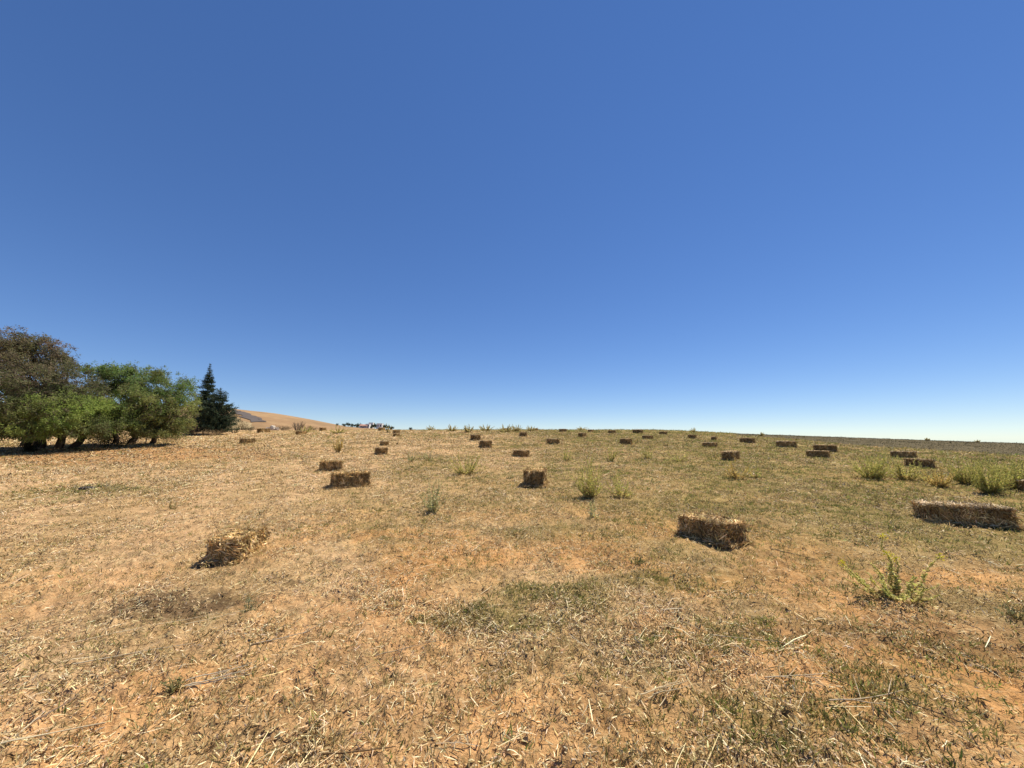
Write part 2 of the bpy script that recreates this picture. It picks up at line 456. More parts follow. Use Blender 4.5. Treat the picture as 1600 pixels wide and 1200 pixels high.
# ------------------------------------------------------------------ hay bales
BALEC = [(.44, .295, .12), (.31, .20, .08), (.56, .39, .18), (.18, .11, .045), (.68, .52, .29)]
def bale_mesh(name, L=1.0, W=.46, Hh=.37, nst=700, seed=0, sw=(.006, .012), fringe=.0, tone=1.0, bleach_and_sun=0.0):
    S = Soup()
    nx, ny, nz = 44, 20, 16
    # six faces as grids of a rounded, pressed block
    def face(u, v, fn):
        U, Vv = np.meshgrid(np.linspace(-1, 1, u), np.linspace(-1, 1, v))
        P = fn(U.ravel(), Vv.ravel())
        e = 6.0
        k = (np.abs(P) ** e).sum(1) ** (1 / e)
        P = P / k[:, None]
        a = P * np.array([L / 2, W / 2, Hh / 2])
        n1 = fbm(a[:, 0] * 9 + 3 * a[:, 2], a[:, 1] * 9 + 5 * a[:, 2], 200 + seed, 4) - .5
        n2 = fbm(a[:, 0] * 26 + 13 * a[:, 1], a[:, 2] * 26 + 9 * a[:, 1], 230 + seed, 3) - .5
        groove = np.abs(np.sin(a[:, 0] * math.pi / .13 + 2.0 * (n1)))
        groove = -0.016 * (1 - np.minimum(groove * 3, 1))
        off = 1 + 0 * n1
        P2 = a + P * (0.075 * n1 + 0.055 * n2 + groove)[:, None]
        P2[:, 2] += Hh / 2
        P2[:, 2] = np.maximum(P2[:, 2], -0.01)
        i = np.arange(v - 1)[:, None] * u; j = np.arange(u - 1)[None]
        Q = np.stack([i + j, i + j + 1, i + u + j + 1, i + u + j], -1).reshape(-1, 4)
        c = np.array([.25, .16, .065]) * tone * (0.8 + .9 * (n2 + .3))[:, None]
        S.add(P2, Q, np.clip(c, .02, .6), True, 0)
    o = lambda u: np.ones_like(u)
    face(nx, ny, lambda u, v: np.stack([u, v, o(u)], 1)); face(nx, ny, lambda u, v: np.stack([u, -v, -o(u)], 1))
    face(nx, nz, lambda u, v: np.stack([u, -o(u), v], 1)); face(nx, nz, lambda u, v: np.stack([-u, o(u), v], 1))
    face(ny, nz, lambda u, v: np.stack([o(u), u, v], 1)); face(ny, nz, lambda u, v: np.stack([-o(u), -u, v], 1))
    # straws on the surface
    areas = np.array([L * W, W * Hh, W * Hh, L * Hh, L * Hh]); pr = areas / areas.sum()
    f = rng.choice(5, nst, p=pr)
    u = rng.uniform(-1, 1, nst); v = rng.uniform(-1, 1, nst)
    P = np.zeros((nst, 3)); Nn = np.zeros((nst, 3)); D = np.zeros((nst, 3))
    z1 = rng.normal(size=(nst, 3))
    for k, (n_, fx) in enumerate([((0, 0, 1), lambda a, b: (a, b, 1 + 0 * a)), ((1, 0, 0), lambda a, b: (1 + 0 * a, a, b)), ((-1, 0, 0), lambda a, b: (-1 + 0 * a, a, b)),
                                  ((0, 1, 0), lambda a, b: (a, 1 + 0 * a, b)), ((0, -1, 0), lambda a, b: (a, -1 + 0 * a, b))]):
        s = f == k
        P[s] = np.stack(fx(u[s], v[s]), 1); Nn[s] = n_
    P = P * np.array([L / 2, W / 2, Hh / 2]); P[:, 2] += Hh / 2
    fl = fbm(P[:, 0] * 7 + 31 * f, (P[:, 1] + P[:, 2]) * 7, 260 + seed, 2) * 14
    z0 = np.stack([np.cos(fl) * .7, np.sin(fl), np.sin(fl * .7 + 1)], 1)
    D = z0 * 1.1 + .5 * z1
    D = D - (D * Nn).sum(1)[:, None] * Nn
    D = unit(D) + Nn * np.abs(rng.normal(.12, .25, nst))[:, None]
    ends = (f == 1) | (f == 2)
    D[ends] += .4 * Nn[ends] * rng.random((ends.sum(), 1))
    D = unit(D)
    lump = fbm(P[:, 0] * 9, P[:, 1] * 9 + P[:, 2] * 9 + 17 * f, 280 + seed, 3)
    Ln = np.exp(rng.uniform(math.log(.05), math.log(.19), nst)); Wd = rng.uniform(*sw, nst)
    col = pal(BALEC, nst, [.3, .25, .2, .12, .13], .2) * tone
    top = f == 0
    col[top] = col[top] * (1 - bleach_and_sun) + bleach_and_sun * np.array([.50, .43, .32])  # paler top straws: weathering, and on far bales painted-in sunlight
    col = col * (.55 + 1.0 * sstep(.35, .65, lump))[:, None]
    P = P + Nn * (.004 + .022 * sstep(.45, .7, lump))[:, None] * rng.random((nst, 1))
    P[:, 2] = np.maximum(P[:, 2], .015)
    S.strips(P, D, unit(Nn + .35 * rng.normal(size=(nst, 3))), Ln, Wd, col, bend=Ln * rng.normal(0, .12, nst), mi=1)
    # fringe of straws standing up along the top edges and spilling at the foot
    m = int(nst * (.12 + fringe))
    a = rng.uniform(-.5, .5, m) * L; sd = rng.choice([-1, 1], m)
    Pf = np.stack([a, sd * W / 2 * .96, np.full(m, Hh * .97)], 1)
    Df = unit(np.stack([rng.normal(0, .5, m), sd * rng.uniform(-.2, .8, m), rng.uniform(-.1, .9, m)], 1))
    S.strips(Pf, Df, rdir(m), rng.uniform(.05, .15, m), rng.uniform(*sw, m), pal(BALEC, m, [.25, .15, .3, .05, .25]) * (1 - bleach_and_sun) + bleach_and_sun * np.array([.5, .43, .32]), mi=1)
    m = int(m * 1.8); th = rng.uniform(0, 2 * math.pi, m); ex = 1 + np.abs(rng.normal(0, .12, m))
    Pg = np.stack([np.sign(np.cos(th)) * np.abs(np.cos(th)) ** .4 * L * .51 * ex, np.sign(np.sin(th)) * np.abs(np.sin(th)) ** .4 * W * .53 * ex ** 1.5, rng.uniform(.035, .07, m)], 1)
    S.strips(Pg, unit(rng.normal(size=(m, 3)) * np.array([1, 1, .4])), rdir(m), rng.uniform(.05, .16, m), rng.uniform(*sw, m), pal(BALEC, m, [.25, .15, .3, .05, .25]), mi=1)
    V = np.concatenate(S.V)
    o_ = S.build('hay_bale', [M_core, M_straw])
    return o_

def add_twine(b, L, W, Hh):
    for s in (-1, 1):
        T = Soup(); y = s * W * .2
        pts = []
        for k in range(40):
            a = 2 * math.pi * k / 39
            ca, sa = math.cos(a), math.sin(a)
            pts.append((np.sign(ca) * abs(ca) ** .3 * L * .508, y + .004 * math.sin(7 * a), max(.006, Hh / 2 + np.sign(sa) * abs(sa) ** .3 * Hh * .522)))
        T.tube(pts, .0035, (.40, .30, .17), 5)
        T.build('twine', M_straw, b)

BG = 'hay bales scattered over the stubble field'
# near bales, each modelled on its own: x0, x1, y0, y1 in the photograph, base point, yaw, L, W, H
NEAR = [
 ((372, 866), 98, .72, .36, .28, 1, .06, 1.05, 0., 'ragged brown bale nearest the dark rotted straw patch, tall straws fringing one corner'),
 ((1112, 841), -63, .76, .46, .31, 2, .05, 1.0, .05, 'squat brown bale with crumbling sunlit end and deep shade along its long side'),
 ((1505, 817), -22, 1.08, .44, .33, 3, .1, 0.9, .55, 'long low bale with bleached grey top and dark side beyond the yellow-flowered weed'),
 ((837, 757), 80, .95, .50, .42, 4, .3, .95, 0., 'bale seen end-on in mid field, tufted straw on top, near the greyish weed'),
 ((547, 760), 32, .88, .44, .38, 5, .05, 1.0, 0., 'bigger of two neighbouring brown bales, its dark end turned to the pale slope'),
 ((517, 735), 22, .66, .40, .34, 6, .1, 1.0, 0., 'smaller of two neighbouring brown bales, just uphill of the longer one'),
]
for (p, yaw, L, W, Hh, sd, fr, tone, bl, lab) in NEAR:
    b = bale_mesh('hay_bale', L, W, Hh, 3600, sd * 31, (.006, .015), fr, tone, bl)
    b.location = at(*p) + np.array([0, 0, -.035]); b.rotation_euler = (0, 0, R(yaw))
    tag(b, lab, 'hay bale', BG)
    add_twine(b, L, W, Hh)

PROTO = [bale_mesh('hay_bale', 1.0, .46, .37, 900, 300 + 13 * k, (.012, .024), .02, .72 + .14 * k, .25 + .2 * k) for k in range(3)]  # stronger paling of the tops paints in sunlight on these far bales
PUSED = [False] * 3
FARB = [ # x0, x1, y0, y1, yaw sign, label
 (374, 393, 685, 693, 1, 'brown bale on the pale track edge nearest the trees'),
 (402, 418, 669, 676, 1, 'brown bale on the pale track just beyond the conifers'),
 (462, 475, 673, 679, 1, 'small bale below the leafless twiggy shrub'),
 (499, 507, 668, 673, 1, 'tiny dark bale on the crest in front of the tan hillside'),
 (583, 604, 699, 710, -1, 'lower bale of the close pair downhill from the white houses'),
 (592, 606, 689, 696, -1, 'upper bale of the close pair downhill from the white houses'),
 (614, 623, 672, 677, 1, 'upper one of two tiny bales touching in view near the far village trees'),
 (615, 622, 677, 682, 1, 'lower one of two tiny bales touching in view near the far village trees'),
 (592, 599, 668, 673, 1, 'tiny bale on the crest directly below the white houses'),
 (737, 748, 679, 688, -1, 'dark squarish bale uphill of the end-on small bale, below the skyline weeds'),
 (753, 763, 688, 699, -1, 'dark narrow bale seen end-on, below the dark squarish one'),
 (785, 792, 669, 674, 1, 'tiny bale half hidden among the skyline weeds'),
 (812, 823, 675, 682, -1, 'small pale-topped bale just below the densest skyline weeds'),
 (801, 827, 703, 714, -1, 'dark bale split by a light gap, uphill from the end-on bale with tufted straw'),
 (855, 874, 685, 694, -1, 'bale with pale top and ragged end, alone on the open middle slope'),
 (874, 886, 670, 675, 1, 'dark bale on the skyline next after the dense weeds'),
 (904, 917, 676, 683, 1, 'small bale just below the skyline, between the first two crest bales'),
 (919, 928, 671, 675, 1, 'second dark bale on the skyline counted from the dense weeds'),
 (951, 963, 672, 677, 1, 'third bale on the skyline counted from the dense weeds'),
 (971, 987, 685, 694, -1, 'dark bale with bright pale top below the third skyline bale'),
 (1004, 1023, 680, 686, 1, 'long thin dark bale below the fourth skyline bale'),
 (990, 1005, 671, 677, -1, 'fourth bale on the skyline counted from the dense weeds'),
 (1032, 1043, 674, 679, -1, 'last pale-topped bale on the skyline where the crest begins to fall'),
 (834, 841, 669, 673, 1, 'tiny bale at the end of the dense skyline weeds'),
 (1078, 1088, 679, 685, -1, 'small brown bale alone below the falling crest'),
 (1113, 1123, 682, 688, 1, 'small bale uphill of the long dark straight bale'),
 (1097, 1127, 691, 699, 1, 'long dark straight bale seen broadside on the upper slope'),
 (1161, 1180, 684, 692, -1, 'bale with sunlit end, uphill of the bale behind the dry yellow weed'),
 (1132, 1161, 705, 719, 1, 'pale-topped bale standing directly behind the dry yellow weed'),
 (1219, 1246, 689, 699, -1, 'pale-topped bale on its own between the sunlit-end bale and the broadside pair'),
 (1279, 1309, 695, 706, -1, 'upper of the two broadside bales lying close together'),
 (1267, 1300, 704, 715, -1, 'lower of the two broadside bales lying close together'),
 (1402, 1436, 705, 716, -1, 'dark bale behind the green weed band, the upper of two there'),
 (1436, 1456, 717, 731, -1, 'grey-topped bale partly hidden in the green weed band'),
 (1632, 1666, 754, 775, -1, 'dark bale cut off by the picture edge past the green weeds'),
]
for k, (x0, x1, y0, y1, sgn, lab) in enumerate(FARB):
    p = at((x0 + x1) / 2, y1)
    w = (x1 - x0) / F * p[1]; h = (y1 - y0) / F * p[1]
    q = k % 3
    if not PUSED[q]: o = PROTO[q]; PUSED[q] = True
    else: o = PROTO[q].copy(); COL.objects.link(o)
    s = float(np.clip(h / .40, .72, 1.25))
    ww = w / s
    best = min(np.arange(0, 91, 3), key=lambda a: abs(1.02 * math.cos(R(a)) + .47 * math.sin(R(a)) * .9 - ww))
    if ww < .6: best = 72
    yaw = sgn * R(float(best)) - math.atan2(p[0], p[1]) * 0.6
    sx = float(np.clip(ww / (1.02 * math.cos(R(best)) + .42 * math.sin(R(best))), .85, 1.25)) if best < 10 else 1
    o.location = p + np.array([0, .2, -.01]); o.rotation_euler = (0, 0, yaw); o.scale = (s * sx, s, s)
    tag(o, lab, 'hay bale', BG)

# ------------------------------------------------------------------ weeds
def weed(name, p, h, spread, nst, leafc, label, cat='weed', group=None, leaf=(.026, .062), dens=24, flower=False, stemc=(.40, .36, .17),
         spike=True, bare=.0, lw=.4, low=.35, stems=None):
    root = empty(name, p)
    tag(root, label, cat, group)
    nst = len(stems) if stems else int(nst * 1.6)
    St = Soup(); Lf = Soup(); Fl = Soup(); nf = 0
    dists = p[1]
    rstem = max(.0028, .00045 * dists)
    for k in range(nst):
        a = rng.uniform(0, 2 * math.pi); out = spread * math.sqrt(rng.random())
        hh = h * (rng.uniform(.55, 1.0) if rng.random() < .6 else rng.uniform(.2, .5)) * (1 - .25 * (out / (spread + 1e-6)) ** 2)
        if k == 0: hh = h; out *= .4
        if stems: a, out, hh = stems[k][0], stems[k][1], stems[k][2]
        t = np.linspace(0, 1, 7)
        b0 = .18 * spread
        ex = math.cos(a); ey = math.sin(a)
        wob = rng.normal(0, .03 * h, (7, 2)) * t[:, None]
        pts = np.stack([ex * (b0 * rng.random() + out * t ** .8) + wob[:, 0], ey * (b0 * rng.random() + out * t ** .8) + wob[:, 1], hh * t ** 1.15 - .01], 1)
        St.tube(pts, rstem * (1.2 - .8 * t), stemc, 4)
        nl = int(2.0 * dens * hh / .4 * rng.uniform(.7, 1.2)) + 8
        tt = np.concatenate([rng.beta(1.5, 1.2, nl) * (1 - bare) + bare, rng.uniform(.72, 1.0, int(nl * .7)) if spike else np.zeros(0)])
        m = len(tt)
        P = np.stack([np.interp(tt, t, pts[:, q]) for q in range(3)], 1)
        D = unit(np.stack([rng.normal(0, 1, m), rng.normal(0, 1, m), rng.uniform(.1, 1.1, m)], 1))
        Ls = rng.uniform(*leaf, m) * max(1.0, dists / 9.0) ** .45 * np.where(tt > .72, .55, 1.0) * (1.15 - .4 * tt)
        c = pal(leafc, m, None, .2)
        lowm = tt < low * rng.random(m) * 1.6
        c[lowm] = pal([(.46, .36, .15), (.38, .27, .10)], int(lowm.sum()))
        Lf.leaves(P, D, unit(rdir(m) + np.array([.2, .2, .9])), Ls, Ls * lw * rng.uniform(.7, 1.3, m), c)
        if flower and hh > .3:
            m = 44
            P = pts[-1] + rng.normal(0, .018, (m, 3))
            Fl.leaves(P, unit(rdir(m) + np.array([0, 0, .8])), rdir(m), rng.uniform(.012, .022, m), rng.uniform(.008, .014, m), pal([(.70, .58, .03), (.55, .52, .05)], m)); nf += 1
    St.build('stems', M_leaf, root); Lf.build('leaves', M_leaf, root)
    if nf: Fl.build('flowers', M_leaf, root)
    return root

YG = [(.62, .56, .16), (.50, .48, .13), (.70, .60, .24), (.36, .35, .10)]
GG = [(.42, .44, .20), (.54, .52, .28), (.32, .34, .14), (.60, .54, .31)]
DY = [(.72, .54, .18), (.62, .45, .15), (.52, .42, .14)]
GR = [(.46, .46, .12), (.34, .37, .085), (.56, .51, .15), (.62, .53, .20)]
SK = [(.52, .47, .20), (.60, .51, .25), (.40, .36, .15)]
def W(px, py, hpx, wpx, nst, cols, label, **kw):
    p = at(px, py)
    return weed('weed_plant', p, hpx / F * p[1] * 1.05, wpx / F * p[1] / 2, nst, cols, label, **kw)

BAND = 'green weeds growing in a band'
SKY_G = 'tall weeds on the skyline'
SLOPE = 'yellow-green weeds on the slope'
W(1402, 940, 100, 130, 6, [(.60, .58, .18), (.48, .48, .13), (.70, .62, .28)], 'yellow-flowered spiky weed spreading from a dry base, nearest of the tall weeds', flower=True, dens=95, leaf=(.018, .045), lw=.45, bare=.0,
  stems=[(3.0, .42, .34), (1.3, .12, .58), (.6, .10, .38), (.15, .52, .40), (2.6, .26, .22), (3.6, .22, .20), (-.9, .18, .22), (.2, .32, .14), (2.2, .10, .26), (-2.2, .2, .12), (.9, .2, .18), (1.9, .16, .3), (0, .16, .24), (3.3, .1, .2), (-1.6, .14, .16), (1.1, .04, .42), (2.8, .30, .16), (.4, .26, .2), (4.2, .2, .14), (5.4, .24, .14), (1.6, .22, .18), (2.4, .34, .26), (-.3, .3, .2)])
W(675, 802, 52, 40, 13, GG, 'grey-green upright weed downhill of the pale stubble, alone left of the end-on bale', group=SLOPE, dens=24)
W(728, 741, 34, 56, 24, YG, 'wide yellow-green weed clump with slanting spikes above the grey-green weed', group=SLOPE, dens=22)
W(922, 778, 66, 56, 33, YG, 'tallest and bushiest weed clump in the middle of the field', group=SLOPE, dens=24)
W(972, 778, 38, 46, 19, YG, 'lower fan-shaped weed clump beside the tallest bushy one', group=SLOPE, dens=22)
W(928, 812, 32, 26, 6, GG, 'sparse small weed in front of the tallest bushy one', group=SLOPE, dens=12)
W(885, 721, 20, 20, 8, YG, 'small upright weed uphill of the tallest bushy clump', group=SLOPE, dens=18)
W(954, 721, 24, 26, 9, YG, 'small yellowish weed directly behind the tallest bushy clump', group=SLOPE, dens=18)
W(1012, 717, 18, 26, 10, YG, 'low dark green weed tuft downhill of the skyline bales', group=SLOPE, dens=20)
W(1058, 721, 20, 46, 12, YG, 'broad thin weed patch beyond the low dark tuft', group=SLOPE, dens=12)
W(1152, 749, 32, 44, 14, DY, 'dry yellow weed with reddish litter at its foot, in front of a bale', group=SLOPE, dens=24, stemc=(.4, .28, .12))
W(1180, 747, 19, 28, 9, GR, 'small green weed touching the dry yellow one', group=SLOPE, dens=20)
W(528, 707, 25, 18, 10, DY, 'narrow golden weed on the slope above the two neighbouring brown bales', group=SLOPE, dens=22)
W(642, 722, 21, 16, 7, GG, 'thin green weed downhill of the close pair of bales', group=SLOPE, dens=12)
W(668, 720, 18, 18, 6, GG, 'thin sparse weed next to another, right of the close pair of bales', group=SLOPE, dens=9)
W(1042, 697, 12, 24, 8, [(.52, .43, .24), (.44, .36, .19)], 'pale bleached weed just below the last skyline bale', group=SLOPE, dens=14)
W(1362, 748, 40, 60, 46, GR, 'dense green weed clump at the near end of the weed band', group=BAND, dens=26)
W(1418, 750, 36, 58, 43, YG, 'yellowish weed clump in front of the two bales in the weed band', group=BAND, dens=22)
W(1468, 761, 30, 44, 32, DY, 'low golden weed clump in the middle of the weed band', group=BAND, dens=22)
W(1510, 757, 46, 46, 43, GR, 'tall green weed clump rising behind the low golden one', group=BAND, dens=26)
W(1548, 772, 54, 44, 46, GR, 'biggest leafy weed clump of the band, above the long low bale', group=BAND, dens=28)
W(1590, 766, 50, 52, 46, GR, 'green weed clump cut by the picture edge beside a dark bale', group=BAND, dens=26)
W(1575, 742, 24, 60, 32, GR, 'flat green weed clump at the back of the weed band', group=BAND, dens=20)
for px, py, hp, wp, n, lab in [
    (706, 674, 10, 20, 9, 'first sparse weed clump on the skyline'), (732, 676, 12, 14, 8, 'single tall spiky weed on the skyline, second from the village'),
    (760, 673, 9, 22, 10, 'low weed clump on the skyline between the tall spiky weed and the dense ones'), (789, 675, 11, 24, 14, 'dense weed clump on the skyline around a tiny bale'),
    (806, 674, 10, 24, 14, 'dense bushy weed clump at the highest point of the skyline'), (829, 674, 8, 20, 9, 'last low weed clump of the dense skyline growth'),
    (674, 671, 7, 16, 6, 'faint thin weed on the skyline near the village end'), (1082, 676, 7, 10, 4, 'single thin weed stalk on the falling crest'),
    (1188, 682, 6, 12, 4, 'short weed on the falling crest above the sunlit-end bale'), (908, 672, 5, 22, 7, 'low thin weeds on the skyline between two crest bales'),
    (1450, 688, 3.5, 7, 4, 'low weed tuft on the dark far field skyline'), (1528, 691, 3.5, 7, 4, 'second low weed tuft on the dark far field skyline')]:
    W(px, py, hp * 1.1, wp * 1.1, int(n * 1.5), SK, lab, group=SKY_G, dens=14, leaf=(.03, .09))
W(476, 677, 13, 30, 12, YG, 'yellow-green weed beside the small bale below the twiggy shrub', group=SLOPE, dens=16)
W(528, 677, 13, 40, 18, YG, 'broad yellow weed clump on the crest before the far dark treeline', group=SLOPE, dens=18)
W(606, 676, 14, 12, 6, SK, 'thin tall weed at the end of the far village trees', group=SKY_G, dens=12)
W(268, 797, 26, 14, 4, [(.28, .22, .09), (.36, .28, .12)], 'lone twiggy weed on the pale slope uphill of the ragged bale', dens=10, spike=False)
W(1370, 790, 36, 12, 3, [(.42, .38, .16), (.36, .30, .12)], 'thin pale stalk weed standing before the weed band', dens=9)
W(389, 956, 26, 36, 10, [(.20, .215, .12), (.27, .27, .16)], 'small grey-green bushy weed at the end of the dark rotted straw', dens=36, leaf=(.01, .025), spike=False)
W(276, 1074, 22, 44, 9, [(.19, .19, .08), (.26, .24, .11)], 'low green creeping weed on bare orange soil', dens=36, leaf=(.012, .03), spike=False)
W(1588, 966, 30, 50, 12, [(.19, .21, .10), (.26, .26, .13)], 'grey-green tuft at the picture edge past the yellow-flowered weed', dens=34, leaf=(.012, .03), spike=False)
W(995, 880, 14, 40, 12, [(.16, .19, .06), (.22, .23, .08)], 'low bright green tuft below the squat bale', dens=40, leaf=(.012, .03), spike=False)

# ------------------------------------------------------------------ dry stalks and branches lying on the soil
def branch(px, py, length, th, nsub, label, col=(.50, .41, .28), r=.005, nmain=1):
    p = at(px, py); S = Soup()
    def put(P): 
        P = np.array(P); mm = M(P[:, 0] + p[0], P[:, 1] + p[1]); q = np.linspace(0, 1, len(P)); lin = mm[0] * (1 - q) + mm[-1] * q
        lin = lin + .8 * max(0.0, float((mm - lin).max())); P[:, 2] = H(P[:, 0] + p[0], P[:, 1] + p[1]) - p[2] + .8 * lin + .2 * mm + P[:, 2]; return P
    for m in range(nmain):
        a = th + (rng.normal(0, .12) if m else 0); off = rng.normal(0, .03 if m else 0, 2)
        t = np.linspace(-.5, .5, 9); cur = rng.normal(0, .10)
        X = off[0] + length * (t * math.cos(a) - cur * (t * t - .1) * math.sin(a)); Y = off[1] + length * (t * math.sin(a) + cur * (t * t - .1) * math.cos(a))
        Z = .012 + .014 * m / nmain + np.abs(rng.normal(0, .012)) * (t + .5)
        c = np.array(col) * rng.uniform(.8, 1.15)
        S.tube(put(np.stack([X, Y, Z], 1)), .75 * r * np.linspace(1.15, .5, 9), c, 5)
        for k in range(nsub):
            i0 = rng.integers(2, 8); b = a + rng.choice([-1, 1]) * rng.uniform(.35, 1.1); ln = length * rng.uniform(.15, .4)
            s = np.linspace(0, 1, 5)
            S.tube(put(np.stack([X[i0] + ln * s * math.cos(b), Y[i0] + ln * s * math.sin(b), Z[i0] + rng.uniform(-.01, .10) * ln / .2 * s], 1)), r * .6 * np.linspace(1, .4, 5), c, 4)
    V = np.concatenate(S.V); o = S.build('dry_stalk', M_straw); o.location = p
    tag(o, label, 'dry stalk', 'dry stalks lying on the field')
    return o
branch(1180, 1008, .62, -.25, 4, 'pale forked dry branch curving through the stubble, uppermost of the branch litter')
branch(1245, 1066, .42, .02, 3, 'short bleached branch lying level below the forked dry branch')
branch(1360, 1102, .52, .12, 3, 'pale crooked branch with a dark twig crossing it')
branch(1335, 1085, .30, -1.1, 1, 'dark thin twig leaning across the pale crooked branch', (.15, .10, .06), .004)
branch(1040, 1085, .34, .55, 0, 'bundle of pale broken stalks lying side by side on orange soil', (.56, .45, .28), .0035, 6)
branch(1450, 1125, .30, -.8, 2, 'dark forked twig on the stubble nearest the lower picture corner', (.14, .10, .06), .005)
branch(235, 985, .95, .5, 0, 'longest pale straw stalk, lying along the edge of the dark rotted patch', (.64, .54, .35), .004)
branch(215, 1025, .7, .42, 1, 'pale stalk parallel to the longest one, nearer the camera', (.66, .57, .40), .005)
branch(345, 968, .5, .55, 0, 'pale stalk pointing to the small grey-green bushy weed', (.64, .54, .35), .004)
branch(180, 1031, .2, -.15, 0, 'short dark stick between the long pale stalks', (.16, .10, .06), .006)
branch(345, 1068, .34, .5, 1, 'grey-white broken stalk beside the green creeping weed', (.50, .43, .32), .005, 3)
branch(50, 1160, .6, .35, 0, 'long straight pale stalk in the lower corner on orange soil', (.68, .58, .38), .005, 2)
branch(90, 1110, .24, 1.5, 0, 'looped dark dry stalk standing out on orange soil', (.20, .14, .10), .007)
branch(440, 1000, .4, .6, 2, 'wavy grey stalk with a hooked end', (.50, .42, .32), .006)
branch(560, 1190, .36, .1, 0, 'dark brown stick at the lower edge of the field', (.16, .10, .05), .006)
branch(1240, 870, .5, -.75, 2, 'dark dry stalk behind the yellow-flowered weed, pointing to the squat bale', (.13, .08, .05), .007)
branch(640, 1015, .5, .5, 3, 'thin grey forked twig on stubble in the middle of the near field', (.36, .29, .2), .004)

# ------------------------------------------------------------------ trees
BARK = (.085, .06, .045)
def limb(S, a, b, r0, r1, col, sag=0.0, n=7, sides=6, wob=.06):
    a = np.asarray(a, float); b = np.asarray(b, float)
    t = np.linspace(0, 1, n); ln = np.linalg.norm(b - a)
    P = a + (b - a) * t[:, None]
    P[:, 2] += sag * ln * np.sin(math.pi * t)
    w = rng.normal(0, wob * ln, (n, 3)); w[0] = 0; w[-1] = 0
    P += w * .5
    S.tube(P, r0 + (r1 - r0) * t ** .8, col, sides)
    return P

def broad_tree(name, label, base, blobs, trunks, nclump, nleaf, leafc, leaf=(.06, .14), lw=.3, droop=.4, clump=.38, twig=0, twigc=(.16, .12, .09), cat='tree', group='trees along the field edge', shell=.6, lowz=.32):
    """blobs: (dx,dy,dz, rx,ry,rz, weight, palette index)"""
    root = empty(name, base); tag(root, label, cat, group)
    T = Soup(); Lf = Soup(); Tw = Soup()
    tops = []
    for (ox, oy, lean_x, lean_y, hh, r) in trunks:
        P = limb(T, (ox, oy, -.15), (ox + lean_x, oy + lean_y, hh), r * 1.25, r * .6, BARK, 0, 8, 8, .05)
        tops.append(P)
    wts = np.array([b[6] for b in blobs], float); wts /= wts.sum()
    for bi in rng.choice(len(blobs), nclump, p=wts):
        bx, by, bz, rx, ry, rz, _, ci = blobs[bi]
        if rng.random() < .3: ci = int(rng.integers(0, len(leafc)))
        d = rdir(1)[0]; q = (shell + (1 - shell) * rng.random()) if rng.random() < .8 else rng.random()
        c = np.array([bx, by, bz]) + d * q * np.array([rx, ry, rz])
        k = int(np.argmin([np.linalg.norm(P[-1][:2] - c[:2]) for P in tops]))
        P = tops[k]; st = P[rng.integers(4, 8)]
        if rng.random() < .55:
            limb(T, st, c, .05, .010, BARK, .08, 6, 4, .10)
        n = max(8, int(nleaf * rng.choice([.15, .6, 1.0, 1.7], p=[.2, .25, .3, .25])))
        sub = rng.normal(0, clump * rng.uniform(.55, 1.2), (max(3, n // 14), 3)) * np.array([1, 1, .7])
        s = rng.integers(0, len(sub), n)
        L0 = c + sub[s] + rng.normal(0, clump * .28, (n, 3))
        ok = L0[:, 2] > lowz + .3 * rng.random(n)
        D = unit(rng.normal(size=(n, 3)) * np.array([1, 1, .8]) + d * .5 - np.array([0, 0, droop]))
        L = rng.uniform(*leaf, n)
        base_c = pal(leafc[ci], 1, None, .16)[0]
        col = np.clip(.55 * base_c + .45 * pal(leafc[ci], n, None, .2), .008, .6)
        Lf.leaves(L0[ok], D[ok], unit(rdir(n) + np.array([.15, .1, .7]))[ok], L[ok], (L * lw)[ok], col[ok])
        if twig:
            m = twig
            Pm = c + sub[rng.integers(0, len(sub), m)]
            Dm = unit(rng.normal(size=(m, 3)) + d * .8)
            lm = rng.uniform(.2, .6, m)
            Tw.strips(Pm, Dm, rdir(m), lm, np.full(m, .016), pal([twigc, (.22, .17, .13), (.12, .09, .07)], m), bend=lm * rng.normal(0, .08, m), taper=.4)
    T.build('trunk', M_bark, root); Lf.build('crown', M_leaf, root)
    if twig: Tw.build('twigs', M_bark, root)
    return root

BRN = [(.19, .155, .09), (.23, .18, .115), (.15, .15, .07), (.11, .125, .055)]
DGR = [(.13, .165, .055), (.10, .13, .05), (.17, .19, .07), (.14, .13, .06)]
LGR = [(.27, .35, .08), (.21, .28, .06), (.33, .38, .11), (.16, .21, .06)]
MGR = [(.17, .26, .07), (.135, .21, .06), (.22, .29, .08), (.13, .17, .06)]
OLV = [(.25, .28, .085), (.19, .23, .07), (.30, .31, .11), (.17, .17, .07)]
def tp(px, py, Y): 
    d = ray(px, py); t = Y / d[1]; return np.array([d[0] * t, Y, EYE + d[2] * t])

